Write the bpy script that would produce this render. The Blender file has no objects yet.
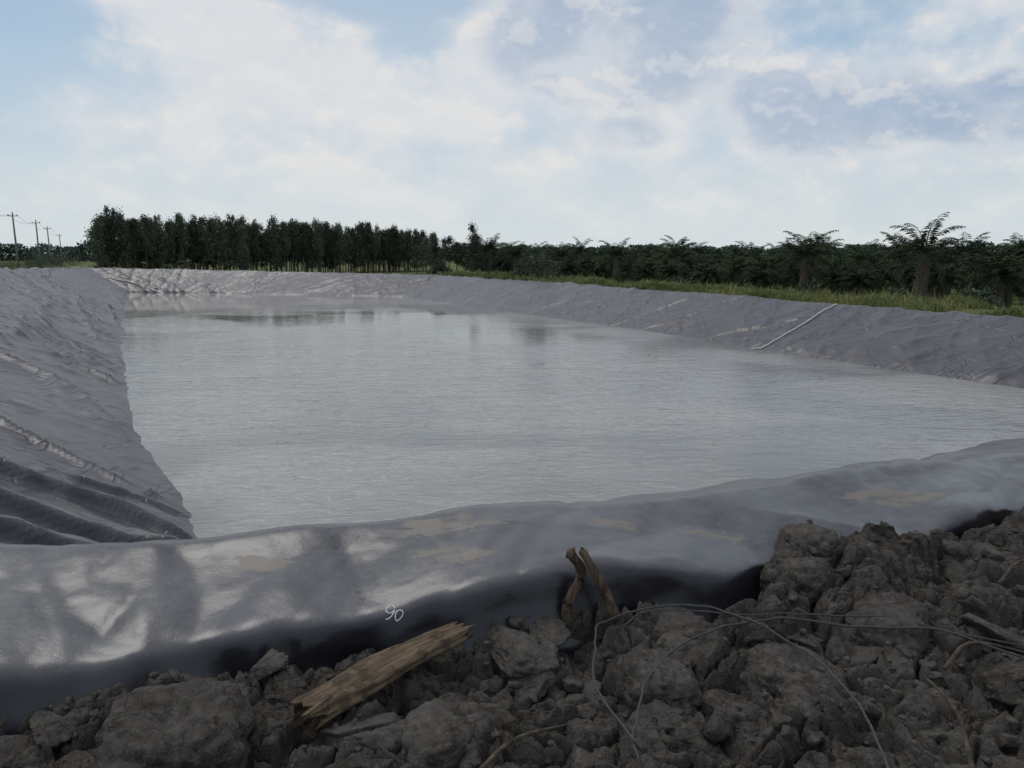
import bpy, math, random
import numpy as np
from mathutils import Vector, Matrix
from mathutils.bvhtree import BVHTree

random.seed(7); rng = np.random.default_rng(7)
scene = bpy.context.scene
COL = scene.collection
scene.view_settings.view_transform = 'Standard'
scene.view_settings.look = 'None'
scene.view_settings.exposure = 0

# ------------------------------------------------------------ numpy noise
def _h(ix, iy, iz, seed=0):
    n = (ix.astype(np.int64)*73856093) ^ (iy.astype(np.int64)*19349663) ^ (iz.astype(np.int64)*83492791) ^ (seed*2654435761)
    n = n & 0xffffffff
    n = ((n ^ (n >> 15))*2246822519) & 0xffffffff
    n = ((n ^ (n >> 13))*3266489917) & 0xffffffff
    n = n ^ (n >> 16)
    return n.astype(np.float64)/4294967295.0
def vnoise(x, y, z=None, seed=0):
    x = np.asarray(x, float); y = np.asarray(y, float)
    z = np.zeros_like(x) if z is None else np.asarray(z, float)
    ix, iy, iz = np.floor(x), np.floor(y), np.floor(z)
    fx, fy, fz = x-ix, y-iy, z-iz
    fx = fx*fx*fx*(fx*(fx*6-15)+10); fy = fy*fy*fy*(fy*(fy*6-15)+10); fz = fz*fz*(3-2*fz)
    def L(a, b, t): return a+(b-a)*t
    c = lambda i, j, k: _h(ix+i, iy+j, iz+k, seed)
    v0 = L(L(c(0,0,0), c(1,0,0), fx), L(c(0,1,0), c(1,1,0), fx), fy)
    v1 = L(L(c(0,0,1), c(1,0,1), fx), L(c(0,1,1), c(1,1,1), fx), fy)
    return L(v0, v1, fz)*2-1
def fbm(x, y, z=None, o=4, seed=0, g=0.5):
    t = 0; a = 1; s = 0
    x = np.asarray(x, float); y = np.asarray(y, float); z = np.zeros_like(x) if z is None else z
    for i in range(o):
        t = t+a*vnoise(x, y, z, seed+i*17); s += a; a *= g
        x = x*2.03+5.1; y = y*2.03+3.7; z = z*2.03+1.3
    return t/s
def ridged(x, y, z=None, o=3, seed=0, p=3):
    t = 0; a = 1; s = 0
    for i in range(o):
        n = 1-np.abs(vnoise(x, y, z, seed+i*13)); t = t+a*n**p; s += a; a *= .5
        x = x*1.9+2.2; y = y*1.9+1.7
    return t/s
def vor(x, y, seed=0):
    ix, iy = np.floor(x), np.floor(y)
    f1 = np.full(x.shape, 9.); f2 = np.full(x.shape, 9.)
    cx = np.zeros(x.shape); cy = np.zeros(x.shape); ddx = np.zeros(x.shape); ddy = np.zeros(x.shape)
    z = np.zeros_like(x)
    for i in (-1,0,1):
        for j in (-1,0,1):
            gx, gy = ix+i, iy+j
            px = gx+.1+.8*_h(gx, gy, z, seed); py = gy+.1+.8*_h(gx, gy, z, seed+5)
            dx, dy = x-px, y-py
            d = np.sqrt(dx*dx+dy*dy)
            m = d < f1
            f2 = np.where(m, f1, np.minimum(f2, d))
            f1 = np.where(m, d, f1)
            cx = np.where(m, gx, cx); cy = np.where(m, gy, cy); ddx = np.where(m, dx, ddx); ddy = np.where(m, dy, ddy)
    r = _h(cx, cy, z, seed+9); r2 = _h(cx, cy, z, seed+11); r3 = _h(cx, cy, z, seed+12)
    return f1, f2, r, (r2-.5)*ddx+(r3-.5)*ddy
def sstep(a, b, x):
    t = np.clip((np.asarray(x, float)-a)/(b-a), 0, 1); return t*t*(3-2*t)

# ------------------------------------------------------------ helpers
def tag(o, label=None, category=None, kind=None, group=None):
    if label: o["label"] = label
    if category: o["category"] = category
    if kind: o["kind"] = kind
    if group: o["group"] = group
def mk_mesh(name, v, f, smooth=False, mat=None):
    me = bpy.data.meshes.new(name)
    v = v.tolist() if isinstance(v, np.ndarray) else v
    f = f.tolist() if isinstance(f, np.ndarray) else f
    me.from_pydata(v, [], f)
    if smooth: me.polygons.foreach_set('use_smooth', [True]*len(me.polygons))
    if mat: me.materials.append(mat)
    me.update()
    return me
def mk_obj(name, me, parent=None, loc=(0,0,0)):
    o = bpy.data.objects.new(name, me); COL.objects.link(o)
    o.location = loc
    if parent: o.parent = parent
    return o
def grid_faces(n, m, closed=False):
    i = np.arange(n if closed else n-1); j = np.arange(m-1)
    I, J = np.meshgrid(i, j, indexing='ij'); I2 = (I+1) % n
    return np.stack([I*m+J, I2*m+J, I2*m+J+1, I*m+J+1], -1).reshape(-1, 4)
def tube(pts, rad, n=8, jit=0, caps=True):
    pts = [Vector(p) for p in pts]; V = []; F = []
    k = len(pts)
    up = Vector((0.13, 0.21, 1)).normalized()
    for i, p in enumerate(pts):
        d = (pts[min(i+1, k-1)]-pts[max(i-1, 0)]).normalized()
        a = d.cross(up)
        if a.length < .2: a = d.cross(Vector((1, 0, 0)))
        a.normalize(); b = d.cross(a)
        r = rad[i] if hasattr(rad, '__len__') else rad
        for q in range(n):
            t = 2*math.pi*q/n; rr = r*(1+jit*(random.random()-.5))
            V.append(tuple(p+a*math.cos(t)*rr+b*math.sin(t)*rr))
    for i in range(k-1):
        for q in range(n):
            F.append((i*n+q, i*n+(q+1) % n, (i+1)*n+(q+1) % n, (i+1)*n+q))
    if caps:
        F.append(tuple(range(n))[::-1]); F.append(tuple((k-1)*n+q for q in range(n)))
    return V, F
def join(parts):
    V = []; F = []
    for v, f in parts:
        o = len(V); V += list(v); F += [tuple(i+o for i in ff) for ff in f]
    return V, F
def catmull(P, m=8):
    P = [Vector(p) for p in P]; Q = [P[0]*2-P[1]]+P+[P[-1]*2-P[-2]]; out = []
    for i in range(1, len(Q)-2):
        for k in range(m):
            t = k/m; a, b, c, d = Q[i-1], Q[i], Q[i+1], Q[i+2]
            out.append(.5*((2*b)+(c-a)*t+(2*a-5*b+4*c-d)*t*t+(3*b-a-3*c+d)*t**3))
    out.append(P[-1]); return out

# ------------------------------------------------------------ node helper
class NT:
    def __init__(s, tree): s.t = tree; s.t.nodes.clear()
    def n(s, typ, **kw):
        nd = s.t.nodes.new(typ)
        for k, v in kw.items():
            if k == 'ins':
                for a, b in v.items(): s.set(nd, a, b)
            else: setattr(nd, k, v)
        return nd
    def set(s, nd, a, b):
        i = nd.inputs[a]
        if isinstance(b, bpy.types.NodeSocket): s.t.links.new(b, i)
        else: i.default_value = b
    def math(s, op, a, b=None, c=None, clamp=False):
        nd = s.t.nodes.new('ShaderNodeMath'); nd.operation = op; nd.use_clamp = clamp
        for i, q in enumerate((a, b, c)):
            if q is not None: s.set(nd, i, q)
        return nd.outputs[0]
    def vm(s, op, a, b=None, out=0):
        nd = s.t.nodes.new('ShaderNodeVectorMath'); nd.operation = op
        s.set(nd, 0, a)
        if b is not None: s.set(nd, 3 if op == 'SCALE' else 1, b)
        return nd.outputs[out]
    def mr(s, v, a, b, c=0., d=1., smooth=True):
        nd = s.t.nodes.new('ShaderNodeMapRange'); nd.interpolation_type = 'SMOOTHSTEP' if smooth else 'LINEAR'
        s.set(nd, 0, v); nd.inputs[1].default_value = a; nd.inputs[2].default_value = b
        nd.inputs[3].default_value = c; nd.inputs[4].default_value = d
        return nd.outputs[0]
    def mix(s, f, a, b, mode='MIX'):
        nd = s.t.nodes.new('ShaderNodeMix'); nd.data_type = 'RGBA'; nd.blend_type = mode
        s.set(nd, 0, f); s.set(nd, 6, a); s.set(nd, 7, b)
        return nd.outputs[2]
    def noise(s, vec, scale, detail=4, rough=.5, dist=0, out=0):
        nd = s.t.nodes.new('ShaderNodeTexNoise')
        s.set(nd, 'Vector', vec); nd.inputs['Scale'].default_value = scale
        nd.inputs['Detail'].default_value = detail; nd.inputs['Roughness'].default_value = rough
        nd.inputs['Distortion'].default_value = dist
        return nd.outputs[out]
    def mapping(s, vec, scale=(1,1,1), rot=(0,0,0)):
        nd = s.t.nodes.new('ShaderNodeMapping'); s.set(nd, 0, vec)
        nd.inputs['Scale'].default_value = scale; nd.inputs['Rotation'].default_value = rot
        return nd.outputs[0]
    def bump(s, h, dist, strength=1., normal=None):
        nd = s.t.nodes.new('ShaderNodeBump'); nd.inputs['Distance'].default_value = dist
        s.set(nd, 'Strength', strength); s.set(nd, 'Height', h)
        if normal is not None: s.set(nd, 'Normal', normal)
        return nd.outputs[0]
def C(r, g, b): return (r, g, b, 1)
def material(name):
    m = bpy.data.materials.new(name); m.use_nodes = True
    t = NT(m.node_tree)
    out = t.n('ShaderNodeOutputMaterial'); p = t.n('ShaderNodeBsdfPrincipled')
    t.t.links.new(p.outputs[0], out.inputs[0])
    return m, t, p

# ------------------------------------------------------------ materials
def m_liner():
    m, t, p = material('geomembrane')
    g = t.n('ShaderNodeNewGeometry'); pos = g.outputs['Position']
    nz = t.n('ShaderNodeSeparateXYZ', ins={0: g.outputs['Normal']}).outputs[2]
    py = t.n('ShaderNodeSeparateXYZ', ins={0: pos}).outputs[1]
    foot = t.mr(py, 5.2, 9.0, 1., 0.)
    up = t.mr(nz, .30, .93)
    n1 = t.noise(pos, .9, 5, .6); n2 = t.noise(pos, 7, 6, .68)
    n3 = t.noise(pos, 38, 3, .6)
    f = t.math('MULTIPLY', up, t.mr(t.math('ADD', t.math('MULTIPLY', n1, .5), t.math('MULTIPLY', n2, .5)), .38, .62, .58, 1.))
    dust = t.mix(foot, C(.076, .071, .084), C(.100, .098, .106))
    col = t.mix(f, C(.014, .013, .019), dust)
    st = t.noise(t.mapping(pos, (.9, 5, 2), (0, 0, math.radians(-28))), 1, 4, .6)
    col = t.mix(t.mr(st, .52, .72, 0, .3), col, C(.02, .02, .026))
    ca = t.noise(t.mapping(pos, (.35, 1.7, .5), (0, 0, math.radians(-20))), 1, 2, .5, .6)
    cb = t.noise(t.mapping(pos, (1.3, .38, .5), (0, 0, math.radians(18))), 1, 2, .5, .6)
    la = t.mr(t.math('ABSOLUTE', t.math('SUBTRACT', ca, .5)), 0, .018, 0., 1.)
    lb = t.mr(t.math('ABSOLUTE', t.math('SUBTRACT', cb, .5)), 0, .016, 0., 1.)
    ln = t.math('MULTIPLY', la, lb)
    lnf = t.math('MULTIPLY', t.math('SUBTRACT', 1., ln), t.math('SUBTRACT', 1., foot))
    col = t.mix(t.math('MULTIPLY', lnf, .55), col, C(.020, .020, .026))  # fold shade put into the colour as thin dark crease lines
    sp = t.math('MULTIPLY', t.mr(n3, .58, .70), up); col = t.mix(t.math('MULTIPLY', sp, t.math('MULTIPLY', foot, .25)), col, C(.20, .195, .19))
    mud = None
    for (cx_, cy_, rx, ry) in ((-.36, 3.80, .42, .14), (-.30, 3.50, .26, .12), (.55, 3.95, .25, .10), (-1.3, 3.45, .3, .12), (1.1, 3.95, .25, .1), (2.4, 4.5, .4, .15)):
        q = t.vm('MULTIPLY', t.vm('SUBTRACT', pos, (cx_, cy_, 0)), (1/rx, 1/ry, 0))
        m_ = t.mr(t.vm('LENGTH', q, None, 1), 0., 1.6, 1., 0.)
        mud = m_ if mud is None else t.math('MAXIMUM', mud, m_)
    mudn = t.noise(t.mapping(pos, (.7, 1.6, 1)), 8.0, 7, .72, .6)
    mf = t.mr(t.math('ADD', mudn, t.math('MULTIPLY', mud, .27)), .64, .75)
    col = t.mix(t.math('MULTIPLY', t.math('MULTIPLY', mf, foot), .58), col, C(.215, .178, .135))
    q = t.vm('SUBTRACT', pos, (-.95, 3.80, 0))
    u_ = t.vm('DOT_PRODUCT', q, (.463, -.886, 0), 1); v_ = t.vm('DOT_PRODUCT', q, (.886, .463, 0), 1)
    dot = t.math('MULTIPLY', t.mr(t.math('SINE', t.math('MULTIPLY', u_, 2*math.pi/.07)), .1, .6), t.mr(t.math('ABSOLUTE', t.math('SUBTRACT', t.math('ABSOLUTE', v_), .045)), .008, .02, 1., 0.))
    dot = t.math('MULTIPLY', dot, t.math('MULTIPLY', t.mr(u_, -.05, .0), t.mr(u_, .70, .78, 1., 0.)))
    dot = t.math('MULTIPLY', dot, t.mr(n2, .40, .52))
    col = t.mix(t.math('MULTIPLY', t.math('MULTIPLY', dot, foot), .7), col, C(.018, .018, .022))
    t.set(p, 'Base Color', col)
    rg = t.math('ADD', t.mr(foot, 0, 1, .13, .06), t.math('ADD', t.math('MULTIPLY', n2, .18), .16))
    t.set(p, 'Roughness', t.math('ADD', rg, t.math('MULTIPLY', mf, t.math('MULTIPLY', foot, .2))))
    p.inputs['Specular IOR Level'].default_value = .5
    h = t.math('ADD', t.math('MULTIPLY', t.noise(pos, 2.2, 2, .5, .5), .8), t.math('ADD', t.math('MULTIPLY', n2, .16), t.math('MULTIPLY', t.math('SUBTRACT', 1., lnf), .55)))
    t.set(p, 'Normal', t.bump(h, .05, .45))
    return m
def m_soil():
    m, t, p = material('grey_clay_soil')
    g = t.n('ShaderNodeNewGeometry'); pos = g.outputs['Position']
    oi = t.n('ShaderNodeObjectInfo')
    n1 = t.noise(pos, 2.2, 4, .6); n2 = t.noise(pos, 24, 6, .7); n3 = t.noise(pos, 130, 3, .7)
    col = t.mix(t.mr(n1, .35, .65), C(.073, .064, .056), C(.112, .100, .089))
    col = t.mix(t.mr(n2, .44, .66, 0, .6), col, C(.170, .153, .136))
    col = t.mix(t.mr(n2, .46, .28, 0, .6), col, C(.042, .035, .029))
    n5 = t.noise(pos, 6.5, 3, .6); col = t.mix(t.mr(n5, .60, .74, 0, .35), col, C(.155, .112, .075))
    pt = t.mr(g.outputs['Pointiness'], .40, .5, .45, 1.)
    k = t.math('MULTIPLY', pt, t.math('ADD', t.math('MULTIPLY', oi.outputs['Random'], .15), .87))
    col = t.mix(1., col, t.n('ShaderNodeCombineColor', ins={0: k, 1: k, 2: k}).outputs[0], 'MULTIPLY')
    t.set(p, 'Base Color', col); p.inputs['Roughness'].default_value = .95
    p.inputs['Specular IOR Level'].default_value = .12
    v = t.n('ShaderNodeTexVoronoi', feature='DISTANCE_TO_EDGE'); t.set(v, 'Vector', t.vm('ADD', pos, t.vm('SCALE', t.noise(pos, 9, 4, .6, 0, 1), .18))); v.inputs['Scale'].default_value = 9
    cr = t.math('MAXIMUM', t.mr(v.outputs[0], 0, .035), t.mr(n1, .52, .60))
    h = t.math('ADD', t.math('MULTIPLY', cr, .5), t.math('ADD', t.math('MULTIPLY', n2, 1.8), t.math('MULTIPLY', n3, .4)))
    t.set(p, 'Normal', t.bump(h, .018, 1.))
    return m
def m_ground():
    m, t, p = material('grassy_ground')
    g = t.n('ShaderNodeNewGeometry'); pos = g.outputs['Position']
    n1 = t.noise(pos, .12, 5, .6); n2 = t.noise(pos, 1.6, 5, .7); n3 = t.noise(pos, 14, 3, .7)
    col = t.mix(t.mr(n1, .35, .65), C(.085, .11, .038), C(.15, .16, .06))
    col = t.mix(t.mr(n2, .5, .72, 0, .6), col, C(.15, .13, .075))
    col = t.mix(t.mr(n3, .3, .7, 0, .4), col, C(.04, .055, .018))
    t.set(p, 'Base Color', col); p.inputs['Roughness'].default_value = .95; p.inputs['Specular IOR Level'].default_value = .1
    t.set(p, 'Normal', t.bump(n3, .08, 1.))
    return m
def m_leaf(name, a, b, c, scale=1.2, rand=.35, spec=.15):
    m, t, p = material(name)
    tc = t.n('ShaderNodeTexCoord'); oi = t.n('ShaderNodeObjectInfo')
    n1 = t.noise(tc.outputs['Object'], scale, 2, .6); n2 = t.noise(tc.outputs['Object'], scale*6, 1, .6)
    col = t.mix(t.mr(n1, .38, .62), C(*a), C(*b))
    col = t.mix(t.mr(n2, .52, .75, 0, .8), col, C(*c))
    k = t.math('ADD', t.math('MULTIPLY', oi.outputs['Random'], rand*2), 1-rand)
    col = t.mix(1., col, t.n('ShaderNodeCombineColor', ins={0: k, 1: k, 2: k}).outputs[0], 'MULTIPLY')
    t.set(p, 'Base Color', col); p.inputs['Roughness'].default_value = .7; p.inputs['Specular IOR Level'].default_value = spec
    return m
def m_water():
    m, t, p = material('turbid_water')
    g = t.n('ShaderNodeNewGeometry'); pos = g.outputs['Position']
    a = t.noise(t.mapping(pos, (1.0, 2.8, 1), (0, 0, math.radians(-12))), 1.0, 2, .5, 1.2)
    b = t.noise(t.mapping(pos, (3.8, 9.5, 1), (0, 0, math.radians(16))), 1.0, 3, .58, .8)
    w = t.noise(t.mapping(pos, (.13, .20, 1)), 1.0, 3, .5, .6)
    py = t.n('ShaderNodeSeparateXYZ', ins={0: pos}).outputs[1]
    s = t.math('MULTIPLY', t.mr(w, .38, .62, .30, 1.), t.mr(py, 16, 45, 1., .07))
    h = t.math('ADD', t.math('MULTIPLY', a, .9), t.math('MULTIPLY', b, .42))
    t.set(p, 'Normal', t.bump(h, .046, t.math('MULTIPLY', s, .9)))
    col = t.mix(t.mr(w, .40, .60), C(.150, .149, .142), C(.300, .297, .282))
    t.set(p, 'Base Color', col); p.inputs['Roughness'].default_value = .02; p.inputs['IOR'].default_value = 1.42
    return m
def m_wood(name, a, b, axis_scale=(3, 40, 40)):
    m, t, p = material(name)
    tc = t.n('ShaderNodeTexCoord').outputs['Object']
    n1 = t.noise(t.mapping(tc, axis_scale), 1, 5, .65, .5); n2 = t.noise(tc, 14, 4, .6)
    col = t.mix(t.mr(n1, .32, .68), C(*a), C(*b)); col = t.mix(t.mr(n2, .48, .62, 0, .75), col, C(a[0]*.6, a[1]*.6, a[2]*.6))
    t.set(p, 'Base Color', col); p.inputs['Roughness'].default_value = .85; p.inputs['Specular IOR Level'].default_value = .2
    t.set(p, 'Normal', t.bump(n1, .015, 1.))
    return m
def m_plain(name, col, rough=.6, scale=30):
    m, t, p = material(name)
    g = t.n('ShaderNodeNewGeometry'); n = t.noise(g.outputs['Position'], scale, 3, .6)
    t.set(p, 'Base Color', t.mix(t.mr(n, .3, .7), C(*[q*.65 for q in col]), C(*col))); p.inputs['Roughness'].default_value = rough
    return m
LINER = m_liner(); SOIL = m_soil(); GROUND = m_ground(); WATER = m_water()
LEAF = m_leaf('plantation_foliage', (.044, .060, .040), (.078, .098, .062), (.12, .14, .09), rand=.45)
PALM = m_leaf('palm_foliage', (.022, .033, .019), (.042, .058, .031), (.085, .105, .055), spec=.05, rand=.35)
GRASS = m_leaf('grass_blades', (.13, .155, .055), (.22, .235, .09), (.30, .275, .15), .5, .05)
BARK = m_wood('bark', (.08, .065, .052), (.15, .125, .10), (20, 20, 3))
PLANK = m_wood('weathered_wood', (.070, .048, .031), (.175, .125, .082), (4, 38, 38))
STAKE = m_wood('stake_wood', (.060, .042, .029), (.155, .11, .077), (30, 30, 4))
TWIG = m_wood('twig_wood', (.05, .038, .03), (.11, .085, .063), (30, 30, 30))
WIRE = m_plain('wire_grey', (.052, .052, .055), .8, 60)
CONC = m_plain('pole_concrete', (.22, .22, .21), .8, 5)
PAINT = m_plain('white_paint', (.75, .75, .73), .6, 60)
ROPE = m_plain('pale_rope', (.72, .72, .70), .8, 20)

# ------------------------------------------------------------ pond control loop
N = None
ctl = [  # W, T, S, O
 ((-2.6,6.0),(-5.0,2.9,2.0),(-4.2,1.9,1.7),(-4.0,1.6,.9)),
 ((-2.2,6.2),(-2.5,3.43,1.57),(-2.04,2.58,1.42),(-2.0,2.42,.9)),
 ((-1.6,6.5),(-1.4,3.72,1.55),(-1.3,2.76,1.45),(-1.25,2.60,.9)),
 ((-.9,6.9),(-.3,4.00,1.55),(-.45,3.10,1.44),(-.4,2.92,.9)),
 ((0,7.4),(.45,4.20,1.54),(.26,3.38,1.46),(.28,3.20,.9)),
 ((.7,7.8),(1.0,4.40,1.54),(.94,3.48,1.47),(.97,3.28,.9)),
 ((2.0,8.5),(2.1,4.80,1.54),(2.0,3.98,1.44),(2.05,3.75,.9)),
 ((3.6,9.3),(3.9,5.50,1.50),(3.1,4.40,1.44),(3.2,4.15,.9)),
 ((7,11),(7.5,7.4,1.44),(7.3,6.4,1.38),(7.4,6.1,.9)),
 ((13,14),(17.5,12,1.5),(18.5,11,1.4),(19,10.8,.9)),
 ((11.7,16.6),(14.25,18.0,1.30),N,N),
 ((9.2,21.2),(12.3,22.8,1.33),N,N),
 ((5.2,29.9),(8.0,31.5,1.42),N,N),
 ((-1,41),(2.0,43.5,1.45),N,N),
 ((-7.4,53.7),(-5.2,57.5,1.45),N,N),
 ((-19,57.2),(-18,61.5,1.62),N,N),
 ((-31.4,60.9),(-37,65,1.9),N,N),
 ((-22.5,43),(-27.3,41,2.2),N,N),
 ((-14,26.3),(-18.4,24,2.4),N,N),
 ((-6.6,12.5),(-11,10,2.4),N,N),
 ((-4.2,9),(-8,6.5,2.3),N,N),
]
W = np.array([c[0] for c in ctl], float); T = np.array([c[1] for c in ctl], float)
S = np.zeros((len(ctl), 3)); O = np.zeros((len(ctl), 3))
nearw_c = np.zeros(len(ctl)); leftw_c = np.zeros(len(ctl)); leftw_c[17:] = 1
for i, c in enumerate(ctl):
    if c[2] is not None:
        S[i] = c[2]; O[i] = c[3]
        nearw_c[i] = 1
    else:
        d = T[i, :2]-W[i]; d /= np.linalg.norm(d)
        S[i] = [T[i,0]+d[0]*.5, T[i,1]+d[1]*.5, T[i,2]-.10]
        O[i] = [T[i,0]+d[0]*.9, T[i,1]+d[1]*.9, T[i,2]-.6]
nearw_c[0] = .5; nearw_c[9] = .2
K = len(ctl)
us = []
for i in range(K):
    j = (i+1) % K
    L = np.linalg.norm(T[j,:2]-T[i,:2])
    step = .03 if i < 8 else (.045 if i == 20 else (.07 if i in (19, 10, 11) else (.1 if i in (8, 18, 12) else .14)))
    n = max(4, int(L/step)); us += list(i+np.arange(n)/n)
us = np.array(us)
def ev(A):
    A2 = np.vstack([A, A[:1]]) if A.ndim == 2 else np.append(A, A[0])
    if A.ndim == 1: return np.interp(us, np.arange(K+1), A2)
    return np.stack([np.interp(us, np.arange(K+1), A2[:, k]) for k in range(A2.shape[1])], -1)
def smooth_loop(R, it):
    for _ in range(it): R = (np.roll(R, 1, 0)+R*2+np.roll(R, -1, 0))/4
    return R
Wd, Td, Sd, Od = [smooth_loop(ev(A), 60) for A in (W, T, S, O)]
nw = smooth_loop(ev(nearw_c)[:, None], 60)[:, 0]; lw = smooth_loop(ev(leftw_c)[:, None], 60)[:, 0]
ns = len(us)
seg = np.linalg.norm(np.roll(Td[:, :2], -1, 0)-Td[:, :2], axis=1)
arc = np.concatenate([[0], np.cumsum(seg)[:-1]])
wob_ = (.10*fbm(arc*1.1, arc*0, seed=301, o=2)+.05*fbm(arc*3.0, arc*0, seed=302, o=2))*nw
dirS = Sd[:, :2]-Td[:, :2]; dirS /= np.linalg.norm(dirS, axis=1)[:, None]+1e-9
Sd[:, :2] += dirS*wob_[:, None]; Od[:, :2] += dirS*(wob_*.7)[:, None]
Sd[:, 2] += .08*fbm(arc*.9, arc*0+4, seed=303, o=2)*nw
Td[:, 2] += .05*fbm(arc*.7, arc*0+8, seed=304, o=2)*nw
inw = (Wd-Td[:, :2]); inw /= np.linalg.norm(inw, axis=1)[:, None]
B = np.concatenate([Wd+inw*1.6, np.full((ns, 1), -.8)], 1)
W3 = np.concatenate([Wd, np.zeros((ns, 1))], 1)
par = np.concatenate([np.linspace(0, 1, 10)[:-1], np.linspace(1, 2, 82)[:-1], np.linspace(2, 3, 44)[:-1], np.linspace(3, 4, 34)])
TS = (Td+Sd)/2; TS[:, 2] = Td[:, 2]*.5+Sd[:, 2]*.5-.01*nw
SO = Sd*.5+Od*.5; SO[:, :2] = Sd[:, :2]*.85+Od[:, :2]*.15
SO[:, :2] += dirS*(.02*nw)[:, None]
keys = [0, 1, 2, 2.5, 3, 3.5, 4]; KP = [B, W3, Td, TS, Sd, SO, Od]
P = np.zeros((ns, len(par), 3))
for j, u in enumerate(par):
    k = max(q for q in range(len(keys)) if keys[q] <= u)
    k = min(k, len(keys)-2); f = (u-keys[k])/(keys[k+1]-keys[k])
    P[:, j] = KP[k]*(1-f)+KP[k+1]*f
for _ in range(11):
    Q = P.copy(); Q[:, 1:-1] = (P[:, :-2]+2*P[:, 1:-1]+P[:, 2:])/4; P = Q
dv = np.linalg.norm(P[:, 1:]-P[:, :-1], axis=2); vv = np.concatenate([np.zeros((ns, 1)), np.cumsum(dv, 1)], 1)
dS = np.roll(P, -1, 0)-np.roll(P, 1, 0)
dV = np.gradient(P, axis=1)
Nn = np.cross(dV, dS); Nn /= (np.linalg.norm(Nn, axis=2)[..., None]+1e-9)
if Nn[:, 40, 2].mean() < 0: Nn = -Nn
s2 = np.repeat(arc[:, None], len(par), 1)
xw, yw, zw = P[..., 0], P[..., 1], P[..., 2]
v0 = vv-vv[:, [9]]
nW = nw[:, None]; lW = lw[:, None]
sw = 1-nW
wx = s2+.7*fbm(s2*.30, v0*.4, seed=3, o=2); wv = v0+.35*fbm(s2*.35, v0*.5, seed=4, o=2)
def folds(ang, fa, fl, p, seed, o=1):
    a = math.radians(ang); ac = wx*math.cos(a)+wv*math.sin(a); al = -wx*math.sin(a)+wv*math.cos(a)
    return ridged(ac*fa, al*fl, o=o, seed=seed, p=p)-.12
side = .05*fbm(s2*.35, v0*.35, seed=23, o=2)
side += (1-.3*lW)*(.055*folds(35, .60, .12, 6, 21)+.050*folds(-38, .55, .13, 6, 22)+.034*folds(48, 1.3, .22, 5, 27)+.032*folds(-25, 1.4, .24, 5, 28)+.020*folds(15, 2.4, .28, 4, 29))
side += (1-.7*lW)*.013*folds(-50, 3.0, .4, 4, 30)
side += lW*(.16*folds(84, .80, .04, 6, 25)+.09*folds(66, 1.4, .07, 6, 26)+.09*folds(52, .8, .08, 7, 37)+.025*folds(75, 2.6, .15, 4, 45))
nwv = v0+.2*fbm(xw*1.2, yw*1.2, seed=39, o=2)
near = .085*fbm(xw*.85, yw*.85, seed=31, o=2)+.05*(np.abs(vnoise(wx*.75+.25*nwv, nwv*.45, seed=32))-.3)+.035*(np.abs(vnoise(s2*1.5-.5*nwv, nwv*.8, seed=33))-.3)+.018*(np.abs(vnoise(s2*3.1+.9*nwv, nwv*1.5, seed=36))-.3)+.006*fbm(xw*3, yw*3, seed=34, o=3)+.005*(ridged(s2*5-1.5*nwv, nwv*2.0, o=2, seed=48, p=4)-.2)
near += .030*(ridged(wx*.55-wv*.75, wv*.3+wx*.05, o=1, seed=49, p=4)-.2)
front = sstep(1.42, 1.2, zw)
near += front*(.07*(np.abs(vnoise(s2*1.7, zw*1.0, seed=38))-.3)+.035*(np.abs(vnoise(s2*4, zw*2, seed=40))-.3))
cornerw = np.exp(-(((xw+4.0)/2.3)**2+((yw-5.9)/1.5)**2))
yy_ = yw+.35*fbm(xw*.5, yw*.5, seed=44, o=2)
fold = .05*(ridged(yy_*2.6+.45*xw, xw*.2, o=1, seed=42, p=4)-.2)*cornerw
def pleat(ax, ay, bx, by, amp, w0, w1):
    ux, uy = bx-ax, by-ay; LL = ux*ux+uy*uy
    px, py = xw+.16*fbm(xw*1.2, yw*1.2, seed=46, o=3), yw+.20*fbm(xw*1.2, yw*1.2, seed=47, o=3)
    tt = np.clip(((px-ax)*ux+(py-ay)*uy)/LL, -.4, 1.15)
    dd_ = ((px-ax)*(-uy)+(py-ay)*ux)/math.sqrt(LL)
    w_ = w0+(w1-w0)*np.clip(tt, 0, 1)
    end = sstep(-.4, -.05, tt)*sstep(1.15, .80, tt)
    inside = np.where(np.abs(dd_) < 1.4, 1, 0)
    prof = np.where(dd_ < 0, np.exp(-(dd_/(w_*.35))**2), np.exp(-(dd_/(w_*2.4))**2))
    return amp*prof*end*inside
# the pleats run on into the corner and spill over the waterline
fold += pleat(-5.2, 6.6, -2.9, 7.30, .13, .16, .10)+pleat(-5.0, 5.65, -2.55, 6.75, .18, .18, .12)+pleat(-4.8, 7.7, -3.7, 8.2, .06, .14, .07)+pleat(-4.6, 5.0, -2.3, 6.35, .18, .18, .12)
seam = np.zeros_like(s2)
for sp in np.arange(3.2, arc[-1], 6.9):
    seam += .014*np.exp(-((s2-sp-.15*(v0-3))/.06)**2)*(1-.7*nW)
disp = side*sw+near*nW+fold+seam
disp *= (.25+.75*sstep(0, .5, v0))
P += Nn*disp[..., None]
verts = P.reshape(-1, 3); faces = grid_faces(ns, len(par), True)
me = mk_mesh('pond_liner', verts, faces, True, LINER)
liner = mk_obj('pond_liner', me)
tag(liner, 'wrinkled black plastic geomembrane sheet draped over the pond banks', 'pond liner')
bvh = BVHTree.FromPolygons([tuple(v) for v in verts[:]], faces.tolist())

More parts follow.
